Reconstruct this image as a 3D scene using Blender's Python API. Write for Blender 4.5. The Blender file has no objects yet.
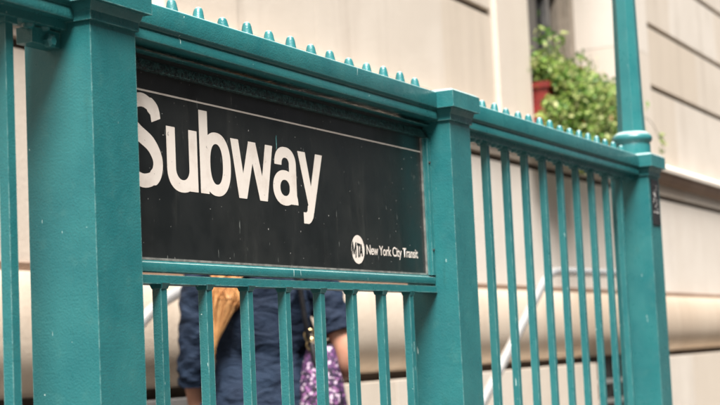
import bpy, bmesh, math, random
import numpy as np
from mathutils import Vector, Matrix
R = math.radians
random.seed(7)

# ------------------------------------------------------------------ scene, camera, light
scene = bpy.context.scene
C = bpy.data.collections.new("place"); scene.collection.children.link(C)

cam_d = bpy.data.cameras.new("camera")
cam = bpy.data.objects.new("camera", cam_d); C.objects.link(cam)
cR = Vector((0.45061715, -0.89158175, -0.04501292))
cU = Vector((-0.0642046, -0.08265913, 0.99450754))
cF = Vector((0.8904055, 0.44525211, 0.09449127))
cP = Vector((-1.70091, -1.24648, -0.52762))
cam.matrix_world = Matrix(((cR.x, cU.x, -cF.x, cP.x), (cR.y, cU.y, -cF.y, cP.y), (cR.z, cU.z, -cF.z, cP.z), (0, 0, 0, 1)))
cam_d.sensor_width = 36; cam_d.lens = 1560.4 / 720 * 36
cam_d.clip_start = 0.05; cam_d.clip_end = 2000
cam_d.dof.use_dof = True; cam_d.dof.focus_distance = 2.5; cam_d.dof.aperture_fstop = 6.8
cam_d.dof.aperture_blades = 7
scene.camera = cam

LD = Vector((-0.44, -0.31, 1.0)).normalized()          # direction towards the light
world = bpy.data.worlds.new("World"); scene.world = world; world.use_nodes = True
wn = world.node_tree; bg = wn.nodes["Background"]
sky = wn.nodes.new("ShaderNodeTexSky"); sky.sky_type = 'NISHITA'; sky.sun_disc = False
sky.sun_elevation = math.asin(LD.z); sky.sun_rotation = math.atan2(LD.x, LD.y)
sky.air_density = 1.0; sky.dust_density = 6.0; sky.ozone_density = 0.6
hs = wn.nodes.new('ShaderNodeHueSaturation'); hs.inputs['Saturation'].default_value = 0.40      # thin overcast
wn.links.new(sky.outputs[0], hs.inputs['Color']); wn.links.new(hs.outputs[0], bg.inputs[0]); bg.inputs[1].default_value = 0.05
sun_d = bpy.data.lights.new("sun", 'SUN'); sun_d.energy = 5.0; sun_d.angle = R(28); sun_d.color = (1.0, 0.965, 0.92)
sun = bpy.data.objects.new("sun", sun_d); C.objects.link(sun)
sun.rotation_euler = LD.to_track_quat('Z', 'Y').to_euler()
vs = scene.view_settings
vs.view_transform = 'Standard'; vs.look = 'None'; vs.gamma = 1; vs.use_curve_mapping = False; vs.exposure = 1.29

# ------------------------------------------------------------------ measures (z = 0 is the top of the railing)
GZ = -1.15          # sidewalk
LZ = -1.53          # stair landing
PW, PD = 0.105, 0.112
P1, P2, P3 = 0.0, 1.2192, 2.6405
ZT, ZS, ZN = -0.0057, -0.0401, -0.0650
WY = 2.0            # wall face

# ------------------------------------------------------------------ mesh helpers
def bevel(bm, w, seg=2, ang=28):
    es = [e for e in bm.edges if len(e.link_faces) == 2 and e.calc_face_angle(0) > R(ang)]
    if es and w > 0:
        bmesh.ops.bevel(bm, geom=es, offset=w, segments=seg, affect='EDGES', profile=0.5, clamp_overlap=True)
    return bm
def box(bm, x0, x1, y0, y1, z0, z1):
    v = [bm.verts.new(p) for p in ((x0,y0,z0),(x1,y0,z0),(x1,y1,z0),(x0,y1,z0),(x0,y0,z1),(x1,y0,z1),(x1,y1,z1),(x0,y1,z1))]
    for f in ((0,3,2,1),(4,5,6,7),(0,1,5,4),(1,2,6,5),(2,3,7,6),(3,0,4,7)): bm.faces.new([v[i] for i in f])
    return bm
def frustum(bm, c, a0, b0, a1, b1, z0, z1, sx=0):
    v = []
    for a, b, z, s in ((a0,b0,z0,0),(a1,b1,z1,sx)):
        for dx, dy in ((-1,-1),(1,-1),(1,1),(-1,1)): v.append(bm.verts.new((c[0]+s+dx*a/2, c[1]+dy*b/2, z)))
    for f in ((0,3,2,1),(4,5,6,7),(0,1,5,4),(1,2,6,5),(2,3,7,6),(3,0,4,7)): bm.faces.new([v[i] for i in f])
    return bm
def prism(bm, prof, x0, x1):                                # prof: (y, z) loop
    a = [bm.verts.new((x0, y, z)) for y, z in prof]; b = [bm.verts.new((x1, y, z)) for y, z in prof]
    n = len(prof)
    for i in range(n): bm.faces.new((a[i], a[(i+1) % n], b[(i+1) % n], b[i]))
    bm.faces.new(a[::-1]); bm.faces.new(b)
    bmesh.ops.recalc_face_normals(bm, faces=bm.faces)
    return bm
def loft(bm, rings, cap=True):
    rs = [[bm.verts.new(p) for p in r] for r in rings]; n = len(rs[0])
    for a, b in zip(rs, rs[1:]):
        for i in range(n): bm.faces.new((a[i], a[(i+1) % n], b[(i+1) % n], b[i]))
    if cap: bm.faces.new(rs[0][::-1]); bm.faces.new(rs[-1])
    return bm
def lathe(bm, c, prof, n=24, rot=0.0):                      # prof: (r, z)
    return loft(bm, [[(c[0]+r*math.cos(rot+2*math.pi*i/n), c[1]+r*math.sin(rot+2*math.pi*i/n), z) for i in range(n)] for r, z in prof])
def tube(bm, pts, rad, n=10, squash=1.0):
    pts = [Vector(p) for p in pts]; rings = []; up = None
    for i, p in enumerate(pts):
        t = (pts[min(i+1, len(pts)-1)] - pts[max(i-1, 0)]).normalized()
        if up is None:
            up = Vector((0,0,1)) if abs(t.z) < 0.9 else Vector((1,0,0))
        u = (up - t*up.dot(t)).normalized(); w = t.cross(u); up = u
        r = rad[i] if isinstance(rad, (list, tuple)) else rad
        rings.append([p + (u*math.cos(2*math.pi*k/n) + w*math.sin(2*math.pi*k/n)*squash)*r for k in range(n)])
    return loft(bm, rings)
def smooth_path(pts, m=8):                                  # Catmull-Rom
    P = [Vector(p) for p in pts]; P = [P[0]*2-P[1]] + P + [P[-1]*2-P[-2]]; out = []
    for i in range(1, len(P)-2):
        for k in range(m):
            t = k/m; a, b, c, d = P[i-1], P[i], P[i+1], P[i+2]
            out.append(0.5*((2*b)+(c-a)*t+(2*a-5*b+4*c-d)*t*t+(3*b-a-3*c+d)*t**3))
    out.append(P[-2]); return out
def mesh(name, bm, m, smooth=None):
    me = bpy.data.meshes.new(name)
    bmesh.ops.recalc_face_normals(bm, faces=bm.faces)
    bm.to_mesh(me); bm.free()
    if m: me.materials.append(m)
    if smooth is not None:
        for p in me.polygons: p.use_smooth = True
        me.set_sharp_from_angle(angle=R(smooth))
    return me
def obj(name, bm, m, parent=None, smooth=None):
    me = bm if isinstance(bm, bpy.types.Mesh) else mesh(name, bm, m, smooth)
    o = bpy.data.objects.new(name, me); C.objects.link(o)
    if parent is not None: o.parent = parent
    return o
def inst(name, me, parent, loc=(0,0,0), rz=0):
    o = bpy.data.objects.new(name, me); C.objects.link(o); o.parent = parent; o.location = loc; o.rotation_euler = (0,0,rz); return o
def tag(o, label, cat, group=None):
    o['label'] = label; o['category'] = cat
    if group: o['group'] = group
    return o
def thing(name, label, cat, loc=(0,0,0), group=None):
    o = bpy.data.objects.new(name, None); C.objects.link(o); o.location = loc; o.empty_display_size = 0.1
    return tag(o, label, cat, group)
def structure(name, bm, m):
    o = obj(name, bm, m); o['kind'] = 'structure'; return o

# ------------------------------------------------------------------ materials
class NT:
    def __init__(s, name):
        s.m = bpy.data.materials.new(name); s.m.use_nodes = True; s.t = s.m.node_tree
        s.b = s.t.nodes["Principled BSDF"]; s.out = s.t.nodes["Material Output"]
    def n(s, k, **kw):
        x = s.t.nodes.new("ShaderNode"+k)
        for a, v in kw.items(): setattr(x, a, v)
        return x
    def l(s, a, b): s.t.links.new(a, b)
    def coord(s, scale=(1,1,1), obj_space=False):
        mp = s.n("Mapping"); mp.inputs['Scale'].default_value = scale
        if obj_space: s.l(s.n("TexCoord").outputs['Object'], mp.inputs['Vector'])
        else: s.l(s.n("NewGeometry").outputs['Position'], mp.inputs['Vector'])
        return mp.outputs[0]
    def noise(s, vec, scale, detail=4, rough=0.55, dist=0.0):
        x = s.n("TexNoise"); x.inputs['Scale'].default_value = scale; x.inputs['Detail'].default_value = detail
        x.inputs['Roughness'].default_value = rough; x.inputs['Distortion'].default_value = dist
        s.l(vec, x.inputs['Vector']); return x.outputs[0]
    def ramp(s, fac, lo, hi, a=0.0, b=1.0):
        x = s.n("MapRange"); x.interpolation_type = 'SMOOTHSTEP'
        for i, v in enumerate((lo, hi, a, b)): x.inputs[i+1].default_value = v
        s.l(fac, x.inputs[0]); return x.outputs[0]
    def mix(s, fac, a, b, mode='MIX'):
        x = s.n("Mix", data_type='RGBA', blend_type=mode)
        for i, v in ((6, a), (7, b)):
            if isinstance(v, tuple): x.inputs[i].default_value = (*v, 1)
            else: s.l(v, x.inputs[i])
        if isinstance(fac, float): x.inputs[0].default_value = fac
        else: s.l(fac, x.inputs[0])
        return x.outputs[2]
    def math(s, op, a, b=None):
        x = s.n("Math", operation=op)
        for i, v in enumerate((a, b)):
            if v is None: continue
            if isinstance(v, (int, float)): x.inputs[i].default_value = v
            else: s.l(v, x.inputs[i])
        return x.outputs[0]
    def bump(s, h, strength, dist):
        x = s.n("Bump"); x.inputs['Strength'].default_value = strength; x.inputs['Distance'].default_value = dist
        s.l(h, x.inputs['Height']); s.l(x.outputs[0], s.b.inputs['Normal']); return x
    def col(s, c):
        if isinstance(c, tuple): s.b.inputs['Base Color'].default_value = (*c, 1)
        else: s.l(c, s.b.inputs['Base Color'])
    def set(s, **kw):
        for k, v in kw.items():
            i = s.b.inputs[k.replace('_', ' ')]
            if isinstance(v, (int, float)): i.default_value = v
            else: s.l(v, i)
    def edge(s, rad=0.003, lo=0.02, hi=0.25):
        bv = s.n("Bevel", samples=4); bv.inputs['Radius'].default_value = rad
        d = s.n("VectorMath", operation='DOT_PRODUCT')
        s.l(bv.outputs[0], d.inputs[0]); s.l(s.n("NewGeometry").outputs['True Normal'], d.inputs[1])
        return s.ramp(s.math('SUBTRACT', 1.0, d.outputs['Value']), lo, hi)

def paint_mat(name, base=(0.016, 0.132, 0.142), base2=(0.026, 0.165, 0.170), peel=0.0):
    m = NT(name); P = m.coord()
    big = m.noise(P, 9, 5); c = m.mix(m.ramp(big, .3, .7), base, base2)
    c = m.mix(m.math('MULTIPLY', m.ramp(m.noise(P, 32, 6, .65), .52, .74), .30), c, (0.065, 0.20, 0.185))     # chalky patches
    c = m.mix(m.math('MULTIPLY', m.ramp(m.noise(m.coord((60, 60, 7)), 1.0, 4), .60, .75), .30), c, (0.016, 0.09, 0.085))   # runs of dirt
    e = m.math('MULTIPLY', m.edge(), m.ramp(m.noise(P, 55, 4), .38, .62, .15, .95))
    c = m.mix(m.math('MULTIPLY', e, .60), c, (0.40, 0.60, 0.56))
    ch = m.ramp(m.noise(P, 105, 3, .5), .748, .765)
    ch2 = m.ramp(m.noise(m.coord((150, 150, 22)), 1.0, 2, .5), .752, .767)
    c = m.mix(m.math('MULTIPLY', m.math('MAXIMUM', ch, ch2), .8), c, (0.55, 0.70, 0.66))
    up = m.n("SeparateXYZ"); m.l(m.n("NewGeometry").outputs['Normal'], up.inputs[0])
    sky_glint = m.math('MULTIPLY', m.ramp(up.outputs[2], .45, .9), m.ramp(m.noise(P, 25, 4), .25, .6, .55, 1.0))
    c = m.mix(m.math('MULTIPLY', sky_glint, .70), c, (0.50, 0.58, 0.56))                                             # bright sky highlight painted on up-facing edges
    if peel:
        pn = m.ramp(m.noise(P, 140, 6, .7), .44, .58)
        c = m.mix(m.math('MULTIPLY', pn, peel), (0.005, 0.014, 0.014), (0.035, 0.10, 0.095))
    m.col(c); m.set(Roughness=m.ramp(m.noise(P, 40, 4), .3, .7, .26, .44)); m.set(IOR=1.5)
    h = m.math('ADD', m.noise(P, 330, 2, .5), m.math('MULTIPLY', m.noise(P, 85, 4, .6), .8))
    m.bump(h, 0.20 if not peel else .9, 0.0024)
    return m.m
M = {}
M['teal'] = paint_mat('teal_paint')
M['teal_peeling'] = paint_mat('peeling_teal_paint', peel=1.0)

def sign_black():
    m = NT('sign_black'); P = m.coord()
    c = m.mix(m.ramp(m.noise(P, 7, 4), .35, .7), (0.0100, 0.0125, 0.0130), (0.016, 0.018, 0.0175))
    c = m.mix(m.math('MULTIPLY', m.ramp(m.noise(m.coord((20, 20, 4)), 1.5, 5, .65), .52, .72), .35), c, (0.045, 0.047, 0.043))
    sp = m.ramp(m.noise(P, 150, 1, .4), .755, .775)
    c = m.mix(m.math('MULTIPLY', sp, .7), c, (0.45, 0.45, 0.42))
    sc = m.ramp(m.noise(m.coord((190, 190, 30)), 1.0, 2, .4), .74, .76)
    c = m.mix(m.math('MULTIPLY', sc, .5), c, (0.25, 0.27, 0.25))
    m.col(c); m.set(Roughness=m.ramp(m.noise(P, 14, 4), .3, .7, .28, .46))
    m.bump(m.noise(P, 30, 3), .08, .002)
    return m.m
M['sign_black'] = sign_black()
def sign_white():
    m = NT('sign_white'); P = m.coord()
    c = m.mix(m.ramp(m.noise(P, 24, 5, .65), .45, .72), (0.80, 0.73, 0.66), (0.70, 0.62, 0.55))
    c = m.mix(m.math('MULTIPLY', m.ramp(m.noise(P, 120, 2), .70, .74), .6), c, (0.20, 0.18, 0.15))
    m.col(c); m.set(Roughness=.5); return m.m
M['sign_white'] = sign_white()
def simple(name, a, b, scale, rough, bumps=None, metal=0.0, lo=.35, hi=.65):
    m = NT(name); P = m.coord()
    m.col(m.mix(m.ramp(m.noise(P, scale, 5, .6), lo, hi), a, b)); m.set(Roughness=rough, Metallic=metal)
    if bumps: m.bump(m.noise(P, bumps[0], 4, .6), bumps[1], bumps[2])
    return m.m
M['aluminium'] = simple('worn_aluminium', (.55, .54, .50), (.30, .31, .29), 60, .45, None, .7)
M['steel'] = simple('brushed_steel', (.80, .785, .76), (.72, .705, .68), 20, .26, (90, .05, .002), .72)
M['dark_iron'] = simple('dark_iron', (.018, .02, .02), (.04, .04, .036), 30, .6)
def stone(name, a, b, stain, stain_amt=.45, streak=True):
    m = NT(name); P = m.coord()
    rnd = m.n("ObjectInfo").outputs['Random']
    c = m.mix(m.ramp(m.noise(P, 2.2, 6, .6), .3, .7), a, b)
    c = m.mix(m.math('MULTIPLY', rnd, .75), c, tuple(x*y for x, y in zip(b, (.90, .84, .76))))
    if streak:
        c = m.mix(m.math('MULTIPLY', m.ramp(m.noise(m.coord((5, 5, .5)), 1.0, 5, .6), .48, .78), stain_amt), c, stain)
    c = m.mix(m.math('MULTIPLY', m.ramp(m.noise(P, 40, 4, .7), .55, .75), .22), c, stain)
    m.col(c); m.set(Roughness=.85)
    m.bump(m.math('ADD', m.noise(P, 60, 5, .7), m.math('MULTIPLY', m.noise(P, 9, 4), .8)), .3, .006)
    return m.m
M['limestone'] = stone('limestone', (.66, .60, .53), (.60, .54, .47), (.40, .33, .265))
M['limestone_smooth'] = stone('limestone_smooth', (.69, .635, .57), (.64, .58, .515), (.47, .39, .32), .30)
M['torus_stone'] = stone('moulded_limestone', (.64, .55, .45), (.57, .475, .38), (.37, .26, .18), .5)
M['brown_stone'] = stone('brown_sill_stone', (.30, .215, .165), (.24, .17, .13), (.15, .10, .08), .4)
M['granite'] = stone('grey_granite', (.20, .19, .18), (.15, .145, .14), (.09, .085, .08), .5)
M['mortar'] = stone('dark_mortar', (.075, .052, .036), (.06, .042, .03), (.04, .03, .022), .3)
M['concrete'] = stone('sidewalk_concrete', (.075, .073, .070), (.058, .056, .054), (.038, .037, .036), .3, False)
M['asphalt'] = simple('asphalt', (.05, .05, .05), (.065, .063, .06), 60, .9, (120, .5, .01))
M['tile_wall'] = simple('stairwell_plaster', (.26, .245, .22), (.18, .17, .15), 6, .6, (30, .2, .004))

# ------------------------------------------------------------------ ground
SX0, SX1, SY0, SY1 = -1.7, 5.2, 0.150, 1.86                 # stairwell opening
bm = bmesh.new()
def quad(bm, x0, x1, y0, y1, z):
    bm.faces.new([bm.verts.new(p) for p in ((x0,y0,z),(x1,y0,z),(x1,y1,z),(x0,y1,z))])
for a in ((-300, SX0, -4.2, 2.3), (SX1, 300, -4.2, 2.3), (SX0, SX1, -4.2, SY0), (SX0, SX1, SY1, 2.3)): quad(bm, *a, GZ)
structure('sidewalk', bm, M['concrete'])
bm = bmesh.new()
x = -20.0
while x < 30: box(bm, x, x+1.99, -4.35, -4.2, GZ-.16, GZ+.002); x += 2
structure('kerb', bevel(bm, .012), M['granite'])
bm = bmesh.new(); quad(bm, -300, 300, -300, -4.35, GZ-.13); quad(bm, -300, 300, 2.3, 300, GZ-.13); structure('road', bm, M['asphalt'])
# unseen brick houses added to block the low sky in front of the railing
M['brick'] = simple('dark_brick', (.12, .065, .045), (.08, .045, .035), 3, .85)
M['street_glass'] = simple('street_window_glass', (.02, .022, .025), (.03, .032, .035), 3, .1)
for k, (hx0, hx1, hh) in enumerate(((-30, -14.2, 17), (-14, 1.8, 21), (2, 17.8, 18), (18, 34, 20))):
    hs_ = thing('added_brick_house', ('low brick house added out of view at the near end to block low sky', 'tallest brick house added out of view to block low sky', 'middle brick house added out of view to block low sky, second from the far end', 'brick house added out of view at the far end to block low sky')[k], 'building', ((hx0+hx1)/2, -15.5, GZ), 'added houses blocking low sky')
    bm = bmesh.new(); w_ = (hx1-hx0)/2; box(bm, -w_, w_, -8, 0, -.2, hh); box(bm, -w_-.02, w_+.02, -8.1, .35, hh, hh+.6); obj('wall', bm, M['brick'], hs_)
    wm_ = bmesh.new(); box(wm_, -.6, .6, 0, .05, 0, 1.9); box(wm_, -.75, .75, .051, .14, -.14, -.01); wme = mesh('window', wm_, M['street_glass'])
    for fl in range(int(hh/3.4)):
        for j in range(5): inst('window', wme, hs_, (-w_+w_*.2+j*w_*.4, .001, 1.2+fl*3.3))
# stairwell lining and floor
bm = bmesh.new()
box(bm, SX0, SX1, SY0-.03, SY0, -4.2, GZ+.0); box(bm, SX0, SX1, SY1, SY1+.03, -4.2, GZ-.003)
box(bm, SX0-.03, SX0, SY0-.03, SY1+.03, -4.2, GZ-.003); box(bm, SX1, SX1+.03, SY0-.03, SY1+.03, -4.2, GZ-.003)
structure('stairwell_wall', bm, M['tile_wall'])
stairs = thing('staircase', 'concrete subway stairs sunk below the sidewalk behind the teal railing', 'stairs', (4.7, 1.0, LZ))
def st(name, *b):
    bm = bmesh.new(); box(bm, b[0]-4.7, b[1]-4.7, b[2]-1.0, b[3]-1.0, b[4]-LZ, b[5]-LZ); return obj(name, bevel(bm, .012), M['concrete'], stairs)
st('step', 4.9, SX1-.001, SY0+.001, SY1-.001, -4, GZ-.19)
st('landing', 2.2, 4.899, SY0+.001, SY1-.001, -4, LZ)
for i in range(12): st('step', 2.2-.3*(i+1), 2.199-.3*i, SY0+.001, SY1-.001, -4.1, LZ-.19*(i+1))

# ------------------------------------------------------------------ building behind
bld = thing('stone_building', 'cream limestone building wall with grooved blocks behind the railing', 'building', (6, WY, GZ))
def bobj(name, bm, m, parent=None, smooth=None):
    bmesh.ops.translate(bm, vec=(-6, -WY, -GZ), verts=bm.verts)
    return obj(name, bm, m, parent or bld, smooth)
BX0, BX1, BT = -4.0, 22.0, 4.3
wins = [(1.16, 3.16), (7.13, 9.20), (13.3, 15.3)]           # openings; surrounds reach .55 beyond
REV = 0.42; ZW0 = 0.78
# backing wall with the openings left free
bm = bmesh.new()
bx = BX0
for a, b in wins: box(bm, bx, a-.02, WY+.035, WY+.7, GZ-.5, BT); bx = b+.02
box(bm, bx, BX1, WY+.035, WY+.7, GZ-.5, BT)
for a, b in wins:
    box(bm, a-.02, b+.02, WY+.035, WY+.7, GZ-.5, ZW0-.06); box(bm, a-.02, b+.02, WY+.035, WY+.7, 3.3, BT)
bobj('wall', bm, M['mortar'])
# grooved ashlar blocks
zc = [ZW0+.005, 1.375, 1.862, 2.35, 2.84, 3.33, 3.82, 4.3]; GR = .022
fields = [(BX0, .61), (3.71, 6.585), (9.75, 12.75), (15.85, BX1)]
for k, (a, b) in enumerate(fields):
    for j in range(len(zc)-1):
        L = b-a; off = 0.0 if j % 2 else .5
        cuts = [a] + [a + L*(i+off)/2 for i in range(0 if off else 1, 2)] + [b]
        if L > 4: cuts = [a+i*1.5+(.75 if j % 2 else 0) for i in range(int(L/1.5)+1)]; cuts = [a]+[c for c in cuts if a+.3 < c < b-.3]+[b]
        for c0, c1 in zip(cuts, cuts[1:]):
            bm = bmesh.new(); e0 = .0015
            box(bm, c0+e0, c1-e0, WY+random.uniform(-.002, .002), WY+.06, zc[j]+GR, zc[j+1]-GR)
            bobj('stone_block', bevel(bm, .006, 1), M['limestone'])
# smooth surrounds and windows
M['reveal'] = M['limestone_smooth']
def glass():
    m = NT('window_glass'); P = m.coord(); m.col(m.mix(m.ramp(m.noise(P, 2, 3), .3, .7), (.012, .014, .016), (.03, .032, .034)))
    m.set(Roughness=.06); return m.m
M['glass'] = glass()
M['taupe'] = simple('taupe_frame_paint', (.30, .255, .205), (.235, .20, .16), 12, .5)
M['grey_frame'] = simple('grey_sash_paint', (.16, .155, .15), (.11, .108, .105), 10, .45)
for a, b in wins:
    for x0, x1 in ((a-.53, a), (b, b+.53)):
        for z0, z1 in ((ZW0, 1.60), (1.602, 2.44), (2.442, 3.3), (3.302, BT)):
            bm = bmesh.new()
            box(bm, x0+.004, x1, WY-.028, WY+.5, z0, z1-.001)
            bobj('jamb_stone', bevel(bm, .012, 2), M['limestone_smooth'])
    bm = bmesh.new(); box(bm, a, b, WY-.028, WY+.5, 3.3, BT); bobj('lintel', bevel(bm, .01), M['limestone_smooth'])
    w = bpy.data.objects.new('window', None); C.objects.link(w); w.parent = bld
    gy = WY+REV
    bm = bmesh.new(); box(bm, a+.04, b-.04, gy+.06, gy+.07, ZW0, 3.3); bobj('pane', bm, M['glass'], w)
    for x0, x1, y0, mat in ((a, a+.09, gy-.05, 'taupe'), (b-.09, b, gy-.05, 'taupe'), (b-.20, b-.09, gy, 'taupe'), (b-.40, b-.33, gy+.02, 'grey_frame'),
                            (a+.09, a+.2, gy, 'taupe'), ((a+b)/2-.05, (a+b)/2+.05, gy+.01, 'grey_frame')):
        bm = bmesh.new(); box(bm, x0+.001, x1-.001, y0, gy+.09, ZW0, 3.295); bobj('frame', bevel(bm, .008), M[mat], w)
    bm = bmesh.new(); box(bm, a+.2, b-.2, gy+.012, gy+.085, 1.98, 2.06); bobj('sash_rail', bevel(bm, .006), M['grey_frame'], w)
# sill course (moulding), frieze, torus, base
def run(name, prof, cuts, m, gap=.003, sm=None, bev=0):
    for c0, c1 in zip(cuts, cuts[1:]):
        bm = bmesh.new(); prism(bm, prof, c0+gap/2, c1-gap/2)
        if bev: bevel(bm, bev, 1)
        bobj(name, bm, m, None, sm)
cut = [BX0+i*1.62 for i in range(17)]
back = WY+.06
run('sill_course', [(back, .715), (WY-.085, .715), (WY-.085, .745), (WY-.05, .778), (back, .778)], cut, M['limestone_smooth'], .004)
cy = [(WY-.072+.062*(1-math.cos(t*math.pi/2/5)), .712-.085*math.sin(t*math.pi/2/5)) for t in range(6)]
run('sill_moulding', [(back, .712)]+cy+[(back, .625)], cut, M['brown_stone'], .004, 40)
run('frieze_fillet', [(back, .552), (WY-.008, .552), (WY-.008, .622), (back, .622)], cut, M['limestone_smooth'], .003)
cutp = [BX0+i*2.3+.4 for i in range(12)]; cutp[0] = BX0
for (z0, z1) in ((-.19, .512),):
    for c0, c1 in zip(cutp, cutp[1:]):
        bm = bmesh.new(); box(bm, c0+.002, c1-.002, WY, WY+.06, z0, z1); bobj('stone_block', bevel(bm, .005, 1), M['limestone_smooth'])
run('plinth_fillet', [(back, -.222), (WY-.022, -.222), (WY-.028, -.196), (WY-.004, -.19), (back, -.19)], cut, M['brown_stone'], .003)
tor = [(WY-.062-.030*math.sin(math.pi*min(1, t/14*1.15))**.7+(.072*(1-math.sqrt(max(0, 1-((t-9)/5)**2))) if t > 9 else 0), -.226-.405*t/14) for t in range(15)]
run('torus_moulding', [(back, -.226)]+tor+[(back, -.631)], [BX0+i*1.9+.15 for i in range(14)], M['torus_stone'], .006, 35)
bcuts = [BX0, -2.6, -1.3, 0.0, 1.25, 2.3, 3.55, 4.9, 6.4, 7.86]
def base(c0, c1, m):
    bm = bmesh.new(); box(bm, c0+.004, c1-.004, WY-.095, WY+.06, GZ-.45, -.672); bobj('base_block', bevel(bm, .022, 3), m, None, 40)
for c0, c1 in zip(bcuts, bcuts[1:]): base(c0, c1, M['granite'] if c1 < 3.6 else M['limestone'])
for c0, c1 in ((9.25, 10.2), (10.2, 11.7), (11.7, 13.2), (13.2, 15.0), (15.0, 16.8), (16.8, 18.6), (18.6, 20.3), (20.3, BX1)): base(c0, c1, M['limestone'])
gr = bpy.data.objects.new('basement_grille', None); C.objects.link(gr); gr.parent = bld
for z in (-.80, -.93, -1.05):
    bm = bmesh.new(); box(bm, 7.84, 9.28, WY-.03, WY-.012, z-.014, z+.014); bobj('bar', bevel(bm, .003), M['aluminium'], gr)
for x in (7.98, 8.16, 8.34, 8.52, 8.7, 8.88, 9.06):
    bm = bmesh.new(); box(bm, x-.008, x+.008, WY-.011, WY+.004, -1.15, -.67); bobj('bar', bm, M['dark_iron'], gr)
bm = bmesh.new(); box(bm, 7.82, 9.30, WY+.028, WY+.034, -1.15, -.66); bobj('dark_opening', bm, M['dark_iron'], gr)

# ------------------------------------------------------------------ window box with plants
M['red_box'] = simple('red_planter_paint', (.20, .014, .010), (.13, .010, .008), 14, .5)
def leaf_mat():
    m = NT('leaf'); rnd = m.n("NewGeometry").outputs['Random Per Island']
    cr = m.n("ValToRGB"); cr.color_ramp.interpolation = 'LINEAR'
    els = cr.color_ramp.elements
    els[0].color = (.035, .10, .014, 1); els[1].color = (.50, .50, .24, 1)
    for p, c in ((.25, (.095, .21, .03)), (.48, (.22, .34, .06)), (.75, (.42, .50, .16))):
        e = els.new(p); e.color = (*c, 1)
    m.l(rnd, cr.inputs[0]); m.col(cr.outputs[0]); m.set(Roughness=.55)
    tr = m.n("BsdfTranslucent"); m.l(cr.outputs[0], tr.inputs[0])
    mx = m.n("MixShader"); mx.inputs[0].default_value = .35
    m.l(m.b.outputs[0], mx.inputs[1]); m.l(tr.outputs[0], mx.inputs[2]); m.l(mx.outputs[0], m.out.inputs[0]); return m.m
M['leaf'] = leaf_mat()
M['bloom'] = simple('orange_bloom', (.75, .20, .06), (.80, .38, .26), 25, .6)
M['stem'] = simple('stem', (.06, .09, .02), (.10, .10, .04), 30, .7)
fb = thing('window_flower_box', 'red window box overflowing with yellow-green foliage and orange blooms', 'flower box', (8.2, WY-.1, .78))
FO = Vector((8.2, WY-.1, .78))
bm = bmesh.new(); box(bm, 7.15-8.2, 8.80-8.2, -.02, .24, .002, .235); bevel(bm, .008)
box(bm, 7.140-8.2, 8.815-8.2, -.034, .254, .225, .262)
obj('planter', bm, M['red_box'], fb)
rg = np.random.default_rng(5)
def leaf(bm, p, d, s, w):
    d = d.normalized(); side = d.cross(Vector((rg.normal(), rg.normal(), rg.normal()))).normalized()
    nrm = d.cross(side)
    a = bm.verts.new(p); b = bm.verts.new(p+d*s*.5+side*w+nrm*s*.08); c = bm.verts.new(p+d*s-nrm*s*.1); e = bm.verts.new(p+d*s*.5-side*w+nrm*s*.08)
    bm.faces.new((a, b, c)); bm.faces.new((a, c, e))
bm = bmesh.new(); bs = bmesh.new(); bb = bmesh.new()
for i in range(230):
    x = rg.uniform(-1.0, .30); root = Vector((x, rg.uniform(0, .2), .22))
    u = (x+1.0)/1.30                                            # 0 at the left end
    tall = rg.random() < .09
    top = .20-.03*u
    up = rg.uniform(.06, top) if not tall else rg.uniform(top, top*2.2)*(1-.35*u)
    out = rg.uniform(-.05, .25) if not tall else rg.uniform(0, .12)
    drop = rg.uniform(.1, .52) if out > .06 and u > .035 else 0
    tip = root + Vector((rg.normal(.02, .10), -out, up*.8-drop))
    mid = root + Vector((rg.normal(0, .05), -out*.55, up))
    path = smooth_path([root, mid, tip], 7)
    tube(bs, path, [.003]*len(path), 4)
    for k in range(50 if not tall else 22):
        t = rg.random()**.75; q = path[min(len(path)-1, int(t*len(path)))]
        q = q + Vector(rg.normal(0, .030, 3))
        d = Vector((rg.normal(), rg.normal()-.4, rg.normal()*.8+.1))
        s = rg.uniform(.022, .060); leaf(bm, q, d, s, s*rg.uniform(.22, .36))
    if rg.random() < .22:
        q = path[-1] + Vector(rg.normal(0, .02, 3))
        for k in range(6):
            d = Vector((math.cos(k*1.05), -.5, math.sin(k*1.05))); leaf(bb, q, d, .020, .008)
for i in range(75):                                            # trailing shoots over the left end of the box
    path = smooth_path([(rg.uniform(-.98, -.55), rg.uniform(0, .05), .24), (rg.uniform(-.98, -.55), rg.uniform(-.10, -.05), .25), (rg.uniform(-.98, -.5), rg.uniform(-.14, -.06), rg.uniform(-.22, .12))], 7); tube(bs, path, .003, 4)
    for k in range(40):
        sz = rg.uniform(.022, .06); leaf(bm, path[int(rg.integers(4, len(path)))] + Vector(rg.normal(0, .03, 3)), Vector((rg.normal(), rg.normal()-.4, rg.normal()*.8)), sz, sz*.3)
for i in range(36):                                            # shoots that hide the lower left corner of the box
    xx = rg.uniform(-1.20, -.92)
    path = smooth_path([(xx*.4-.58, -.03, .13), (xx, -.07, .09), (xx+rg.normal(0, .02), rg.uniform(-.12, -.05), rg.uniform(-.22, .06))], 7); tube(bs, path, .003, 4)
    for k in range(30):
        sz = rg.uniform(.022, .055); leaf(bm, path[int(rg.integers(6, len(path)))] + Vector(rg.normal(0, .025, 3)), Vector((rg.normal(), rg.normal()-.4, rg.normal()*.8)), sz, sz*.3)
for i in range(1):                                             # a few straggling tendrils at the far end
    path = smooth_path([(.55, .0, .2), (.72, -.12, .22+.04*i), (.95+.05*i, -.16, .04+.07*i)], 7); tube(bs, path, .0025, 4)
    for k in range(9): leaf(bm, path[-1-k//3] + Vector(rg.normal(0, .02, 3)), Vector(rg.normal(0, 1, 3)), .045, .014)
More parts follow.
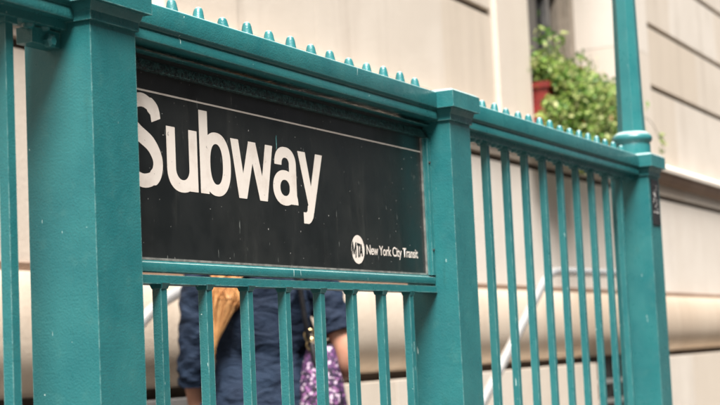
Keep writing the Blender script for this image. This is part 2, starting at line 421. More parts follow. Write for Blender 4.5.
f_ = obj('foliage', bm, M['leaf'], fb); f_['kind'] = 'stuff'
s_ = obj('stems', bs, M['stem'], fb); s_['kind'] = 'stuff'
b_ = obj('blossoms', bb, M['bloom'], fb); b_['kind'] = 'stuff'

# ------------------------------------------------------------------ stair handrails
def handrail(name, label, Y, pts, posts, wall, bend=.12):
    o = pts[len(pts)//2]
    t = thing(name, label, 'handrail', (o[0], Y, o[1]), 'stair handrails')
    path = []
    P = [Vector((x-o[0], 0, z-o[1])) for x, z in pts]
    rb = bend
    path.append(P[0])
    for a, b, c in zip(P, P[1:], P[2:]):
        d0 = (a-b).normalized(); d1 = (c-b).normalized()
        for k in range(9):
            s = k/8; path.append((b+d0*rb)*(1-s)**2 + b*2*s*(1-s) + (b+d1*rb)*s*s)
    path.append(P[-1])
    bm = bmesh.new(); tube(bm, path, .0215, 16); obj('tube', bm, M['steel'], t, 50)
    for x, z in posts:
        bm = bmesh.new()
        if wall: tube(bm, [(x-o[0], 0, z-o[1]-.02), (x-o[0], 0, z-o[1]-.07), (x-o[0], SY1-Y, z-o[1]-.07)], .007, 8); nm = 'bracket'
        else: tube(bm, [(x-o[0], 0, z-o[1]-.01), (x-o[0], 0, LZ-o[1] if x < 4.9 else GZ-.19-o[1] if x < SX1 else GZ-o[1])], .018, 12); nm = 'post'
        obj(nm, bm, M['steel'], t, 50)
    return t
Yh = 1.22
handrail('stair_handrail', 'bent steel handrail seen between the balusters of the right bay', Yh,
         [(3.3, -1.02), (3.86, -1.02), (5.16, -.20), (6.3, -.185)], [(3.4, -1.02), (6.25, -.185)], False)
handrail('stair_handrail', 'steel handrail curving down left of the person in blue', 1.76,
         [(1.0, -1.448), (2.83, -.277), (3.75, -.277)], [(3.3, -.277), (1.4, -1.192)], True, .22)

# ------------------------------------------------------------------ railing
rail = thing('subway_railing', 'teal painted iron subway entrance railing with posts and spiked top rail', 'railing', (P2+PW/2, PD/2, GZ))
RO = Vector((P2+PW/2, PD/2, GZ))
def robj(name, bm, m=None, parent=None, smooth=35):
    bmesh.ops.translate(bm, vec=-RO, verts=bm.verts)
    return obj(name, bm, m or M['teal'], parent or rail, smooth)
yc = PD/2
def make_post(px):
    bm = bmesh.new(); box(bm, px, px+PW, 0, PD, GZ, ZN+.003); bevel(bm, .0028, 2)
    po = robj('post', bm)
    cx = px+PW/2
    bm = bmesh.new()
    def ring(o, z): return [(px-o, -o, z), (px+PW+o, -o, z), (px+PW+o, PD+o, z), (px-o, PD+o, z)]
    loft(bm, [ring(.0043, ZN), ring(.0043, ZN+.013), ring(.0065, ZN+.016), ring(.0095, ZS+.001)]); bevel(bm, .0012, 2, 20)
    robj('neck', bm, None, po)
    bm = bmesh.new(); loft(bm, [ring(.0181, ZS), ring(.0181, ZT-.001), ring(.012, ZT+.004)]); bevel(bm, .0022, 2, 20)
    robj('cap', bm, None, po)
    bm = bmesh.new(); loft(bm, [ring(.012, GZ), ring(.012, GZ+.13), ring(.002, GZ+.15)]); bevel(bm, .003)
    robj('plinth', bm, None, po)
    return po
PX = [-1.3242, P1, P2, P3]
posts = [make_post(p) for p in PX]
# spike (shared mesh)
spike_mes = []
for v_ in range(5):
    h_ = .0265+.0014*((v_*2) % 5-2)
    bm = bmesh.new(); lathe(bm, (0, 0), [(.0125, 0), (.0110, h_*.12), (.0092, h_*.45), (.0078, h_*.72), (.0062, h_*.88), (.0036, h_*.97), (.0008, h_)], 12, .3*v_)
    for q_ in bm.verts: q_.co.x += q_.co.z*.05*(v_-2)
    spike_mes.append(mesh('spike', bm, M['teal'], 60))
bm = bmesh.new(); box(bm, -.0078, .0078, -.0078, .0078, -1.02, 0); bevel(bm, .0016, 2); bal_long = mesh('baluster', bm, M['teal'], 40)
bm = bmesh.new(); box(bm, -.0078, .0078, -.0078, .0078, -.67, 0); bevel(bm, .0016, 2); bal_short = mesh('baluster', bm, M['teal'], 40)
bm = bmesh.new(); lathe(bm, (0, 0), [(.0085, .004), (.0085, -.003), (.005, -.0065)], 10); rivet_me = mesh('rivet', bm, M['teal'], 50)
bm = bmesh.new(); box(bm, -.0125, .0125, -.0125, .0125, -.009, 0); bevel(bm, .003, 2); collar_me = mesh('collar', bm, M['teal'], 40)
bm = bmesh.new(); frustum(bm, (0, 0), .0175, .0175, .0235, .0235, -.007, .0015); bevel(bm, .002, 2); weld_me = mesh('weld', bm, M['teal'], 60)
yr0, yr1 = .0186, .0235
def rail_prof():
    f = [(yr0+.0035, ZT), (yr0, ZT-.0030), (yr0, ZS), (yr0+.004, ZS-.001), (yr1+.003, ZS-.004), (yr1, ZS-.009), (yr1, ZN+.002)]
    return f + [(PD-y, z) for y, z in f[::-1]]
def make_bay(x0, x1, signbay, bal0, spk0):
    bm = bmesh.new(); prism(bm, rail_prof(), x0+.001, x1-.001); bevel(bm, .0014, 2, 40)
    tr = robj('top_rail', bm)
    bm = bmesh.new(); box(bm, x0+.0195, x1-.0195, yc-.011, yc+.011, ZT-.001, ZT+.0035); robj('spike_strip', bm, None, tr)
    x = spk0
    while x < x1-.018:
        if x > x0+.012: inst('spike', random.choice(spike_mes), tr, Vector((x+random.uniform(-.0015, .0015), yc, ZT+.003))-RO, random.uniform(-.08, .08))
        x += .0745
    ztop = ZN+.002
    if not signbay:
        bm = bmesh.new(); box(bm, x0+.001, x1-.001, yc-.017, yc+.017, ZN-.010, ZN+.004); bevel(bm, .002); robj('channel', bm, None, tr)
        ztop = ZN-.009
    else: ztop = -.4165
    x = bal0
    while x < x1-.012:
        if x > x0+.012:
            inst('baluster', bal_short if signbay else bal_long, rail, Vector((x+random.uniform(-.0012, .0012), yc, ztop))-RO, random.uniform(-.04, .04))
            if signbay: inst('weld', weld_me, rail, Vector((x, yc, ztop))-RO, random.uniform(-.1, .1))
            if not signbay:
                inst('collar', collar_me, tr, Vector((x, yc, ztop+.0005))-RO)
                if x+.062 < x1-.02:
                    inst('rivet', rivet_me, tr, Vector((x+.045, yc-.004, ztop-.001))-RO); 
                    inst('rivet', rivet_me, tr, Vector((x+.078, yc-.004, ztop-.001))-RO)
        x += .1241
    bm = bmesh.new(); box(bm, x0+.001, x1-.001, yc-.014, yc+.014, GZ+.05, GZ+.075); bevel(bm, .002); robj('bottom_rail', bm)
    return tr
make_bay(PX[0]+PW, P1, False, -1.104, -1.2)
tr1 = make_bay(P1+PW, P2, True, .229, .2123)
make_bay(P2+PW, P3, False, 1.4176, 1.389)
bm = bmesh.new(); box(bm, P1+PW+.001, P2-.001, .046, .080, -.4165, -.4035); bevel(bm, .002); robj('lower_rail', bm)
# small clip under the top rail beside the near post
bm = bmesh.new(); box(bm, -.062, -.001, yc-.006, yc+.020, ZN-.034, ZN-.012); bevel(bm, .003)
cl = robj('clip', bm)
bm = bmesh.new(); lathe(bm, (0, 0), [(.010, 0), (.010, .007), (.006, .010)], 6); bmesh.ops.rotate(bm, cent=(0,0,0), matrix=Matrix.Rotation(R(90), 3, 'X'), verts=bm.verts)
bmesh.ops.translate(bm, vec=(-.028, yc-.006, ZN-.028), verts=bm.verts); robj('bolt', bm, None, cl)
# black notice plate with worn white print on the far post
def notice():
    m = NT('notice_print'); P = m.coord((1, 1, 1))
    sx = m.n("SeparateXYZ"); m.l(P, sx.inputs[0])
    n1 = m.ramp(m.noise(m.coord((70, 1, 55)), 1.0, 3, .6), .54, .60)
    c = m.mix(n1, (.012, .012, .014), (.62, .60, .58)); m.col(c); m.set(Roughness=.5); return m.m
bm = bmesh.new(); box(bm, P3+.016, P3+.090, -.003, -.0004, -.205, -.075); bevel(bm, .0008, 1)
npl = robj('notice_plate', bm, simple('notice_black', (.012, .012, .014), (.022, .022, .024), 30, .5), posts[3]); npl['label'] = 'small black notice with worn white print'
bm = bmesh.new(); box(bm, P3+.030, P3+.076, -.0036, -.0031, -.172, -.090); robj('worn_print', bm, notice(), posts[3])

# ------------------------------------------------------------------ lamp standard on the far post
lp = thing('lamp_post', 'teal faceted lamp pole rising from the far railing post', 'lamp post', (P3+PW/2, yc, ZT+.004))
def lo(name, prof, n, m, sm=25, rot=R(22.5)):
    bm = bmesh.new(); lathe(bm, (0, 0), prof, n, rot); return obj(name, bm, m, lp, sm)
lo('collar', [(.052, .0005), (.052, .030), (.050, .036), (.053, .040), (.058, .046), (.058, .054), (.053, .062), (.0425, .070)], 32, M['teal'], 40)
lo('pole', [(.0405, .069), (.0385, .12), (.034, .45), (.029, 1.55)], 8, M['teal'], 20)
lo('globe_seat', [(.029, 1.55), (.05, 1.56), (.06, 1.60), (.075, 1.62), (.075, 1.635)], 24, M['teal'])
gm = NT('milk_glass'); gm.col(gm.mix(gm.ramp(gm.noise(gm.coord(), 5, 2), .3, .7), (.72, .73, .70), (.78, .78, .75))); gm.set(Roughness=.25)
lo('globe', [(.06, 1.635)]+[(.17*math.sin(a), 1.79-.17*math.cos(a)) for a in [R(22+i*10) for i in range(15)]]+[(.01, 1.96)], 28, gm.m, 60)

# ------------------------------------------------------------------ the sign
sg = thing('subway_sign', 'black enamel Subway sign with white lettering in a teal frame under the rail', 'sign', ((P1+PW+P2)/2, .0595, -.40))
SO = Vector(((P1+PW+P2)/2, .0595, -.40))
def sobj(name, bm, m, parent=None, smooth=35):
    bmesh.ops.translate(bm, vec=-SO, verts=bm.verts); return obj(name, bm, m, parent or sg, smooth)
xa, xb = P1+PW+.001, P2-.001
bm = bmesh.new(); box(bm, xa+.004, xb-.004, .0595, .0665, -.392, -.0665); panel = sobj('panel', bm, M['sign_black'])
fr = bpy.data.objects.new('sign_frame', None); C.objects.link(fr); fr.parent = sg
bm = bmesh.new(); prism(bm, [(.048, -.3985), (.070, -.3985), (.070, -.381), (.0555, -.381), (.0555, -.384), (.048, -.385)], xa, xb); bevel(bm, .001, 2); sobj('frame_bar', bm, M['teal'], fr)
bm = bmesh.new(); prism(bm, [(.050, -.0985), (.070, -.0985), (.070, -.082), (.053, -.082)], xa, xb); bevel(bm, .0015, 2); sobj('frame_bar', bm, M['teal_peeling'], fr)
bm = bmesh.new(); prism(bm, [(.045, -.0738), (.071, -.0738), (.071, -.0642), (.068, -.0642), (.068, -.0720), (.045, -.0720)], xa, xb); sobj('top_angle', bm, M['teal'], fr)
bm = bmesh.new(); box(bm, xb-.0135, xb, .047, .070, -.3808, -.0988); bevel(bm, .001, 2); sobj('frame_bar', bm, M['teal'], fr)
bm = bmesh.new(); box(bm, xb-.0195, xb-.0137, .053, .070, -.3806, -.099); bevel(bm, .001, 2); sobj('frame_bar', bm, M['teal'], fr)
bm = bmesh.new(); box(bm, xa, xa+.016, .047, .070, -.3808, -.0988); bevel(bm, .001, 2); sobj('frame_bar', bm, M['teal'], fr)
bm = bmesh.new(); box(bm, xa+.017, xb-.0225, .0555, .0594, -.3808, -.3775); bevel(bm, .0006, 1); sobj('trim_bead', bm, M['aluminium'], fr)
bm = bmesh.new(); box(bm, xb-.0223, xb-.0197, .0555, .0594, -.3808, -.099); bevel(bm, .0005, 1); sobj('trim_bead', bm, M['aluminium'], fr)
for z in (-.33, -.15):
    bm = bmesh.new(); lathe(bm, (0, 0), [(.003, 0), (.003, .0015), (.002, .0022)], 10); bmesh.ops.rotate(bm, cent=(0,0,0), matrix=Matrix.Rotation(R(90), 3, 'X'), verts=bm.verts)
    bmesh.ops.translate(bm, vec=(xb-.0067, .047, z), verts=bm.verts); sobj('screw', bm, M['dark_iron'], fr)
YP = .0591
def strip(name, x0, x1, z0, z1, m, parent=panel):
    bm = bmesh.new(); box(bm, x0, x1, YP, .0594, z0, z1); return sobj(name, bm, m, parent)
strip('white_rule', xa+.017, xb-.022, -.1292, -.1264, M['sign_white'])

# letters: union of strokes as a signed field, filled by marching squares
def seg_box(X, Z, x0, x1, z0, z1): return np.maximum(np.maximum(x0-X, X-x1), np.maximum(z0-Z, Z-z1))
def ell(X, Z, cx, cz, a, b, p=2.0):
    return ((np.abs((X-cx)/a)**p + np.abs((Z-cz)/b)**p)**(1/p) - 1)*min(a, b)
def ring(X, Z, cx, cz, a, b, ta, tb, p=2.25): return np.maximum(ell(X, Z, cx, cz, a, b, p), -ell(X, Z, cx, cz, a-ta, b-tb, p))
def poly(X, Z, pts):                                         # convex polygon, counter-clockwise
    d = np.full(X.shape, -9.0)
    for (x0, z0), (x1, z1) in zip(pts, pts[1:]+pts[:1]):
        l = math.hypot(x1-x0, z1-z0); d = np.maximum(d, ((X-x0)*(z1-z0)-(Z-z0)*(x1-x0))/l)
    return d
def stroke(X, Z, pts, w):                                    # w: horizontal-ish pen, list of half widths
    d = np.full(X.shape, 9.0); n = len(pts)
    for i in range(n-1):
        (x0, z0), (x1, z1) = pts[i], pts[i+1]
        dx, dz = x1-x0, z1-z0; L2 = dx*dx+dz*dz
        t = ((X-x0)*dx+(Z-z0)*dz)/L2
        tc = np.clip(t, 0, 1); ww = w[i]+(w[i+1]-w[i])*tc
        dd = np.hypot(X-x0-tc*dx, Z-z0-tc*dz)-ww
        d = np.minimum(d, dd)
    for (x0, z0), (x1, z1), ww in ((pts[0], pts[1], w[0]), (pts[-1], pts[-2], w[-1])):        # cut the ends square
        l = math.hypot(x1-x0, z1-z0); b = ((x0-X)*(x1-x0)+(z0-Z)*(z1-z0))/l
        d = np.where((np.hypot(X-x0, Z-z0) < ww*1.5) & (b > -ww*.3), np.maximum(d, b), d)
    return d
def field_mesh(bm, F, xs, zs, y):
    nz, nx = F.shape; vc = {}
    def vert(k, x, z):
        if k not in vc: vc[k] = bm.verts.new((x, y, z))
        return vc[k]
    for j in range(nz-1):
        for i in range(nx-1):
            c = ((i, j), (i+1, j), (i+1, j+1), (i, j+1)); f = [F[b, a] for a, b in c]
            if min(f) > 0: continue
            if max(f) <= 0: bm.faces.new([vert((a, b), xs[a], zs[b]) for a, b in c]); continue
            ply = []
            for k in range(4):
                a, b = c[k], c[(k+1) % 4]; fa, fb_ = f[k], f[(k+1) % 4]
                if fa <= 0: ply.append(vert(a, xs[a[0]], zs[a[1]]))
                if (fa <= 0) != (fb_ <= 0):
                    t = min(.98, max(.02, fa/(fa-fb_)))
                    ply.append(vert((min(a, b), max(a, b)), xs[a[0]]+t*(xs[b[0]]-xs[a[0]]), zs[a[1]]+t*(zs[b[1]]-zs[a[1]])))
            if len(ply) >= 3:
                try: bm.faces.new(ply)
                except ValueError: pass
ZB, XH, ASC = -.2712, .0962, .1318
SW = .0250
def cr(pts, m=10): return [(p.x, p.y) for p in smooth_path([(a, b, 0) for a, b in pts], m)]
def letter(fn, x0, x1, z0, z1, m=M['sign_white'], res=.0009, name='letter', y=YP):
    xs = np.arange(x0, x1+res, res); zs = np.arange(z0, z1+res, res); X, Z = np.meshgrid(xs, zs)
    bm = bmesh.new(); field_mesh(bm, fn(X, Z), xs, zs, y)
    return sobj(name, bm, m, panel, None)
def L_S(X, Z):
    cx = .2015
    pts = cr([(cx+.037, ZB+.101), (cx+.030, ZB+.118), (cx, ZB+.1285), (cx-.031, ZB+.117), (cx-.032, ZB+.094), (cx-.010, ZB+.0785),
              (cx+.022, ZB+.063), (cx+.0385, ZB+.040), (cx+.031, ZB+.017), (cx, ZB+.0075), (cx-.033, ZB+.019), (cx-.040, ZB+.044)], 8)
    n = len(pts); w = [.0126]*n
    for i, (x, z) in enumerate(pts):
        if abs(z-ZB-.1285) < .006 or abs(z-ZB-.0075) < .006: w[i] = .0104
    return stroke(X, Z, pts, w)
def L_u(X, Z):
    l, r = .2645, .3500
    d = np.minimum(seg_box(X, Z, r-SW+.001, r, ZB, ZB+XH), seg_box(X, Z, l, l+SW-.001, ZB+.030, ZB+XH))
    out = ell(X, Z, (l+r-.003)/2, ZB+.034, (r-.003-l)/2, .037, 2.25)
    inn = ell(X, Z, (l+SW-.001+r-SW+.001)/2, ZB+.034, (r-l)/2-SW+.001, .0178, 2.1)
    return np.minimum(d, np.maximum(np.maximum(out, -inn), Z-(ZB+.034)))
def L_b(X, Z):
    l, r = .3570, .4490
    d = seg_box(X, Z, l, l+SW, ZB, ZB+ASC)
    bowl = ring(X, Z, (l+r)/2+.003, ZB+XH/2+.001, (r-l)/2-.003, XH/2+.003, .0242, .0185)
    return np.minimum(d, np.maximum(bowl, (l+.012)-X))
def L_w(X, Z):
    l, r = .4500, .5862; t = ZB+XH; b = ZB; W_ = .0246; c = (l+r)/2; q = .0345
    d = poly(X, Z, [(l+q-.0125, b), (l+q+.0125, b), (l+W_, t), (l, t)])
    d = np.minimum(d, poly(X, Z, [(l+q-.0115, b), (l+q+.0125, b), (c+.0125, t), (c-.0115, t)]))
    d = np.minimum(d, poly(X, Z, [(r-q-.0125, b), (r-q+.0115, b), (c+.0115, t), (c-.0125, t)]))
    d = np.minimum(d, poly(X, Z, [(r-q-.0125, b), (r-q+.0125, b), (r, t), (r-W_, t)]))
    return d
def L_a(X, Z):
    l, r = .5865, .6730; sr = .6665
    stem = seg_box(X, Z, sr-SW, sr, ZB+.012, ZB+.070)
    foot = poly(X, Z, [(sr-.021, ZB), (r, ZB), (r-.004, ZB+.010), (sr, ZB+.026), (sr-SW, ZB+.03)])
    arch = ring(X, Z, (l+sr)/2+.0025, ZB+.068, (sr-l)/2-.0025, .0305, .0245, .0185)
    arch = np.maximum(arch, (ZB+.0665)-Z)
    arch = np.minimum(arch, -1+0*X) if False else arch
    bowl = ring(X, Z, (l+sr)/2-.001, ZB+.0275, (sr-l)/2+.001, .0305, .0245, .0165, 2.1)
    bowl = np.maximum(bowl, X-(sr-.006))
    return np.minimum(np.minimum(stem, foot), np.minimum(arch, bowl))
def L_y(X, Z):
    l, r = .6735, .7650; t = ZB+XH; b = ZB; W_ = .0262; c = (l+r)/2
    d = poly(X, Z, [(c-.0125, b+.002), (c+.010, b+.002), (l+W_+.001, t), (l, t)])
    d = np.minimum(d, poly(X, Z, [(c-.0155, b-.008), (c+.0075, b-.010), (r, t), (r-W_, t)]))
    tail = cr([(c-.0030, b-.001), (c-.0075, b-.0145), (c-.0165, b-.0200), (c-.031, b-.0205)], 6)
    return np.minimum(d, stroke(X, Z, tail, [.0118]*6+[.0110]*6+[.0098]*(len(tail)-12)))
letter(L_S, .140, .262, -.285, -.125); letter(L_u, .262, .352, -.28, -.17); letter(L_b, .354, .452, -.28, -.135)
letter(L_w, .447, .589, -.28, -.17); letter(L_a, .583, .676, -.28, -.165); letter(L_y, .670, .768, -.31, -.17)
# round transit emblem: white disc, black slanted initials shrinking to the right
EX, EZ, ER = .8930, -.3397, .0268
def L_disc(X, Z): return np.hypot(X-EX, Z-EZ)-ER
letter(L_disc, EX-ER-.002, EX+ER+.002, EZ-ER-.002, EZ+ER+.002, M['sign_white'], .0007, 'emblem')
def L_mta(X, Z):
    k = (X-(EX-ER))/(2*ER); sc = 1-.42*k                       # letters get smaller to the right
    U = X-EX+.25*(Z-EZ)*-.35; V = (Z-EZ+.001)/sc
    h = .0165; s = .0030
    def bar(x0, z0, x1, z1, w=s): return stroke(U, V, [(x0, z0), (x1, z1)], [w/2, w/2])
    d = seg_box(U, V, -.0262, -.0222, -h, h)
    d = np.minimum(d, bar(-.0235, h, -.0165, -h*.5, .0038)); d = np.minimum(d, bar(-.0165, -h*.5, -.0095, h, .0038))
    d = np.minimum(d, seg_box(U, V, -.0112, -.0072, -h, h))
    d = np.minimum(d, seg_box(U, V, -.0050, .0085, h-.0055, h)); d = np.minimum(d, seg_box(U, V, -.0005, .0038, -h, h))
    d = np.minimum(d, bar(.0065, -h, .0120, h, .0042)); d = np.minimum(d, bar(.0175, -h, .0120, h, .0042)); d = np.minimum(d, seg_box(U, V, .0085, .0155, -h*.45, -h*.15))
    return np.maximum(d, L_disc(X, Z)+.0006)
letter(L_mta, EX-ER, EX+ER, EZ-ER, EZ+ER, M['sign_black'], .0006, 'emblem_initials', YP-.0004)
# small lettering
cu = bpy.data.curves.new('transit_lettering', 'FONT'); cu.body = 'New York City Transit'; cu.size = 1.0; cu.offset = .014; cu.space_character = .94
tmp = bpy.data.objects.new('tmp_text', cu); C.objects.link(tmp); bpy.context.view_layer.update()
me = bpy.data.meshes.new_from_object(tmp.evaluated_get(bpy.context.evaluated_depsgraph_get())); bpy.data.objects.remove(tmp)
vx = [v.co.x for v in me.vertices]; x0, x1 = min(vx), max(vx); s = (1.1605-.9285)/(x1-x0)
zc_ = [v.co.y for v in me.vertices]; zs_ = .0245/(max(zc_)-min(zc_))
for v in me.vertices: v.co = Vector((.9285+(v.co.x-x0)*s, YP, -.3535+(v.co.y-min(zc_))*zs_))-SO
me.materials.clear(); me.materials.append(M['sign_white'])
o = obj('transit_lettering', me, None, panel)
# green paint scratch beside the a
bm = bmesh.new(); tube(bm, [(.6005, YP, -.180), (.6012, YP, -.172), (.6008, YP, -.160), (.602, YP, -.155)], [.0004, .0011, .0009, .0003], 5, .5); sobj('paint_scratch', bm, M['teal'], panel)

# ------------------------------------------------------------------ person on the landing
D = 5.2
WP = Vector((2.815, 1.405, LZ)); RZ = math.atan2(cF.y, cF.x)-R(90)+R(3.5)
def cloth(name, a, b, c2, scale):
    m = NT(name); P = m.coord(obj_space=True)
    c = m.mix(m.ramp(m.noise(P, scale, 5, .6), .35, .68), a, b)
    c = m.mix(m.math('MULTIPLY', m.ramp(m.noise(P, 420, 2), .4, .7), .3), c, c2)
    m.col(c); m.set(Roughness=.8); m.b.inputs['Specular IOR Level'].default_value = .25
    m.bump(m.math('ADD', m.math('MULTIPLY', m.noise(m.coord((1.0, 1.0, 2.2), True), 9, 4, .55, .6), 1.0), m.math('MULTIPLY', m.noise(P, 300, 2), .05)), .8, .03)
    return m.m
M['shirt'] = cloth('navy_chambray', (.0045, .0105, .026), (.010, .022, .046), (.022, .038, .068), 7)
M['trousers'] = cloth('dark_trousers', (.012, .014, .02), (.02, .022, .03), (.03, .03, .04), 7)
def skin():
    m = NT('skin'); P = m.coord(obj_space=True)
    m.col(m.mix(m.ramp(m.noise(P, 18, 4), .35, .65), (.50, .235, .155), (.58, .30, .20))); m.set(Roughness=.5)
    m.b.inputs['Subsurface Weight'].default_value = .08; m.b.inputs['Subsurface Radius'].default_value = (.01, .004, .002); return m.m
M['skin'] = skin()
def hairm():
    m = NT('strawberry_hair'); rnd = m.n("NewGeometry").outputs['Random Per Island']
    m.col(m.mix(rnd, (.32, .10, .026), (.82, .49, .21))); m.set(Roughness=.42); return m.m
M['hair'] = hairm()
M['shoe'] = simple('black_shoe', (.01, .01, .01), (.02, .02, .02), 20, .4)

wm = thing('person', 'person in navy shirt with long strawberry blond hair seen from behind through the balusters', 'person', WP)
wm.rotation_euler = (0, 0, RZ)
# body: skin-modifier skeleton, local x = right, y = forward
V = []; Ed = []; Rad = []
def jv(p, r): V.append(p); Rad.append(r); return len(V)-1
def chain(start, pts):
    a = start
    for p, r in pts:
        b = jv(p, r); Ed.append((a, b)); a = b
    return a
pel = jv((0, 0, .90), (.150, .105))
chest = chain(pel, [((0, .0, 1.02), (.125, .09)), ((0, .005, 1.16), (.140, .10)), ((0, -.005, 1.30), (.145, .095))])
neck = chain(chest, [((0, -.002, 1.385), (.060, .058)), ((0, .012, 1.43), (.052, .054))])
head = chain(neck, [((0, .028, 1.49), (.066, .080)), ((0, .022, 1.56), (.076, .094)), ((0, .014, 1.615), (.062, .076))])
for s in (-1, 1):
    hip = chain(pel, [((s*.095, 0, .84), (.085, .085)), ((s*.098, .01, .68), (.074, .076)), ((s*.095, .018, .47), (.050, .052)), ((s*.095, -.008, .30), (.050, .050)), ((s*.095, -.01, .09), (.032, .036))])
    chain(hip, [((s*.098, .05, .035), (.036, .028)), ((s*.102, .13, .022), (.034, .020))])
sl = chain(chest, [((-.165, -.005, 1.315), (.055, .052)), ((-.205, -.005, 1.19), (.043, .045)), ((-.222, .0, 1.03), (.036, .038)), ((-.228, .035, .92), (.034, .036)), ((-.222, .07, .80), (.023, .026))])
hl = chain(sl, [((-.222, .082, .755), (.018, .030)), ((-.221, .092, .715), (.016, .034))])
sr = chain(chest, [((.165, -.005, 1.315), (.055, .052)), ((.215, -.012, 1.19), (.044, .046)), ((.272, -.06, 1.035), (.041, .043)), ((.284, -.045, .940), (.040, .040)), ((.262, .07, .930), (.032, .034)), ((.225, .18, .965), (.022, .024))])
hr = chain(sr, [((.208, .220, .975), (.026, .022)), ((.190, .256, .982), (.028, .020))])
def fingers(root, base, dirv, side, curl):
    dirv = Vector(dirv).normalized(); side = Vector(side).normalized(); curl = Vector(curl).normalized()
    for k, (off, L) in enumerate(((-.027, .066), (-.009, .076), (.009, .072), (.027, .056))):
        b = Vector(base)+side*off
        p1 = b+dirv*L*.42; p2 = p1+(dirv*.85+curl*.5).normalized()*L*.32; p3 = p2+(dirv*.5+curl*.85).normalized()*L*.26
        chain(root, [(tuple(b), (.0095, .0095)), (tuple(p1), (.0088, .0088)), (tuple(p2), (.0080, .0080)), (tuple(p3), (.0068, .0068))])
    b = Vector(base)-dirv*.050+side*-.030
    chain(root, [(tuple(b), (.0115, .0115)), (tuple(b+dirv*.028-side*.020+curl*.01), (.0100, .0100)), (tuple(b+dirv*.055-side*.022+curl*.02), (.0085, .0085))])
fingers(hl, (-.220, .100, .690), (0, .15, -1), (0, 1, .15), (1, 0, 0))
fingers(hr, (.178, .278, .984), (-.6, .8, 0), (0, 0, 1), (-.8, -.6, 0))
me = bpy.data.meshes.new('body'); me.from_pydata(V, Ed, [])
body = bpy.data.objects.new('body', me); C.objects.link(body); body.parent = wm
sk = body.modifiers.new('skin', 'SKIN'); sk.use_smooth_shade = True
for i, sv in enumerate(me.skin_vertices[0].data): sv.radius = Rad[i]; sv.use_root = (i == 0)
ss = body.modifiers.new('sub', 'SUBSURF'); ss.levels = 2; ss.render_levels = 2
me.materials.append(M['skin'])
bpy.context.view_layer.update()
ev = bpy.data.meshes.new_from_object(body.evaluated_get(bpy.context.evaluated_depsgraph_get()))
body.modifiers.clear(); body.data = ev; ev.materials.clear(); ev.materials.append(M['skin'])
for p in ev.polygons: p.use_smooth = True
def blob(name, c, r, m, parent=wm, n=14):
    bm = bmesh.new(); bmesh.ops.create_uvsphere(bm, u_segments=n, v_segments=n//2+2, radius=1)
    for v in bm.verts: v.co = Vector((c[0]+v.co.x*r[0], c[1]+v.co.y*r[1], c[2]+v.co.z*r[2]))
    return obj(name, bm, m, parent, 60)
eye_m = simple('eye_white', (.7, .68, .65), (.65, .62, .6), 30, .2)
for s in (-1, 1):
    e = blob('eye', (s*.031, .104, 1.535), (.012, .009, .009), eye_m, body); blob('iris', (s*.031, .1125, 1.535), (.005, .003, .005), M['shoe'], body)
    blob('ear', (s*.078, .015, 1.525), (.010, .020, .030), M['skin'], body)
bm = bmesh.new(); loft(bm, [[(-.006, .110, 1.540), (.006, .110, 1.540), (.004, .118, 1.538), (-.004, .118, 1.538)], [(-.015, .104, 1.503), (.015, .104, 1.503), (.009, .130, 1.506), (-.009, .130, 1.506)], [(-.012, .100, 1.495), (.012, .100, 1.495), (.006, .118, 1.496), (-.006, .118, 1.496)]]); bevel(bm, .004); obj('nose', bm, M['skin'], body, 60)
lip = simple('lip', (.42, .14, .12), (.48, .17, .14), 30, .45); blob('mouth', (0, .100, 1.470), (.022, .010, .007), lip, body)
# shirt
N = 48
def wr(th, z, k=1.0):                                          # soft wrinkles
    return k*(.006*math.sin(5*th+z*21)+.005*math.sin(9*th-z*34+1.3)*math.sin(z*17)+.004*math.sin(13*th+z*55))
def ringz(cx, cy, a, b, z, k=1.0, tilt=0):
    out = []
    for i in range(N):
        th = 2*math.pi*i/N; r = 1+1.7*wr(th, z, k)/.14
        x = abs(math.cos(th))**.88*math.copysign(1, math.cos(th)); y = abs(math.sin(th))**.88*math.copysign(1, math.sin(th))
        out.append((cx+a*x*r, cy+b*y*r, z+tilt*x+.004*math.sin(7*th)))
    return out
tors = [(.205, .135, .74), (.200, .134, .79), (.188, .128, .85), (.172, .118, .91), (.158, .108, .960), (.152, .103, .992), (.146, .099, 1.002), (.152, .104, 1.012), (.160, .112, 1.045), (.168, .118, 1.09),
        (.176, .121, 1.14), (.183, .122, 1.20), (.188, .120, 1.26), (.186, .112, 1.31), (.165, .098, 1.345), (.120, .082, 1.372), (.080, .072, 1.392), (.066, .066, 1.405)]
bm = bmesh.new()
loft(bm, [ringz(0, .002, a, b, z, 1.0 if z < 1.3 else .4) for a, b, z in tors], cap=False)
def sleeve(bm, pts, rads):
    path = smooth_path(pts, 8); n = len(path); t = [i/(n-1)*(len(rads)-1) for i in range(n)]
    rr = [rads[int(min(len(rads)-2, math.floor(u)))]*(1-(u-min(len(rads)-2, math.floor(u))))+rads[min(len(rads)-1, int(min(len(rads)-2, math.floor(u)))+1)]*(u-min(len(rads)-2, math.floor(u))) for u in t]
    k0 = len(bm.verts); tube(bm, path, rr, 24)
    bm.verts.ensure_lookup_table()
    for i, v in enumerate(list(bm.verts)[k0:]):
        ring_i, th = divmod(i, 24); th = th/24*2*math.pi
        c = path[ring_i]; d = v.co-c; v.co = c+d*(1+.06*math.sin(3*th+ring_i*.9)+.05*math.sin(5*th-ring_i*1.7))
sleeve(bm, [(-.135, -.002, 1.325), (-.176, -.002, 1.285), (-.206, 0, 1.19), (-.222, .005, 1.06), (-.230, .022, .960), (-.230, .034, .918)], [.068, .068, .058, .050, .051, .047])
sleeve(bm, [(.135, -.002, 1.325), (.176, -.002, 1.285), (.216, -.016, 1.19), (.246, -.038, 1.110), (.255, -.044, 1.082)], [.070, .070, .063, .058, .058])
shirt = obj('shirt', bm, M['shirt'], wm, 70)
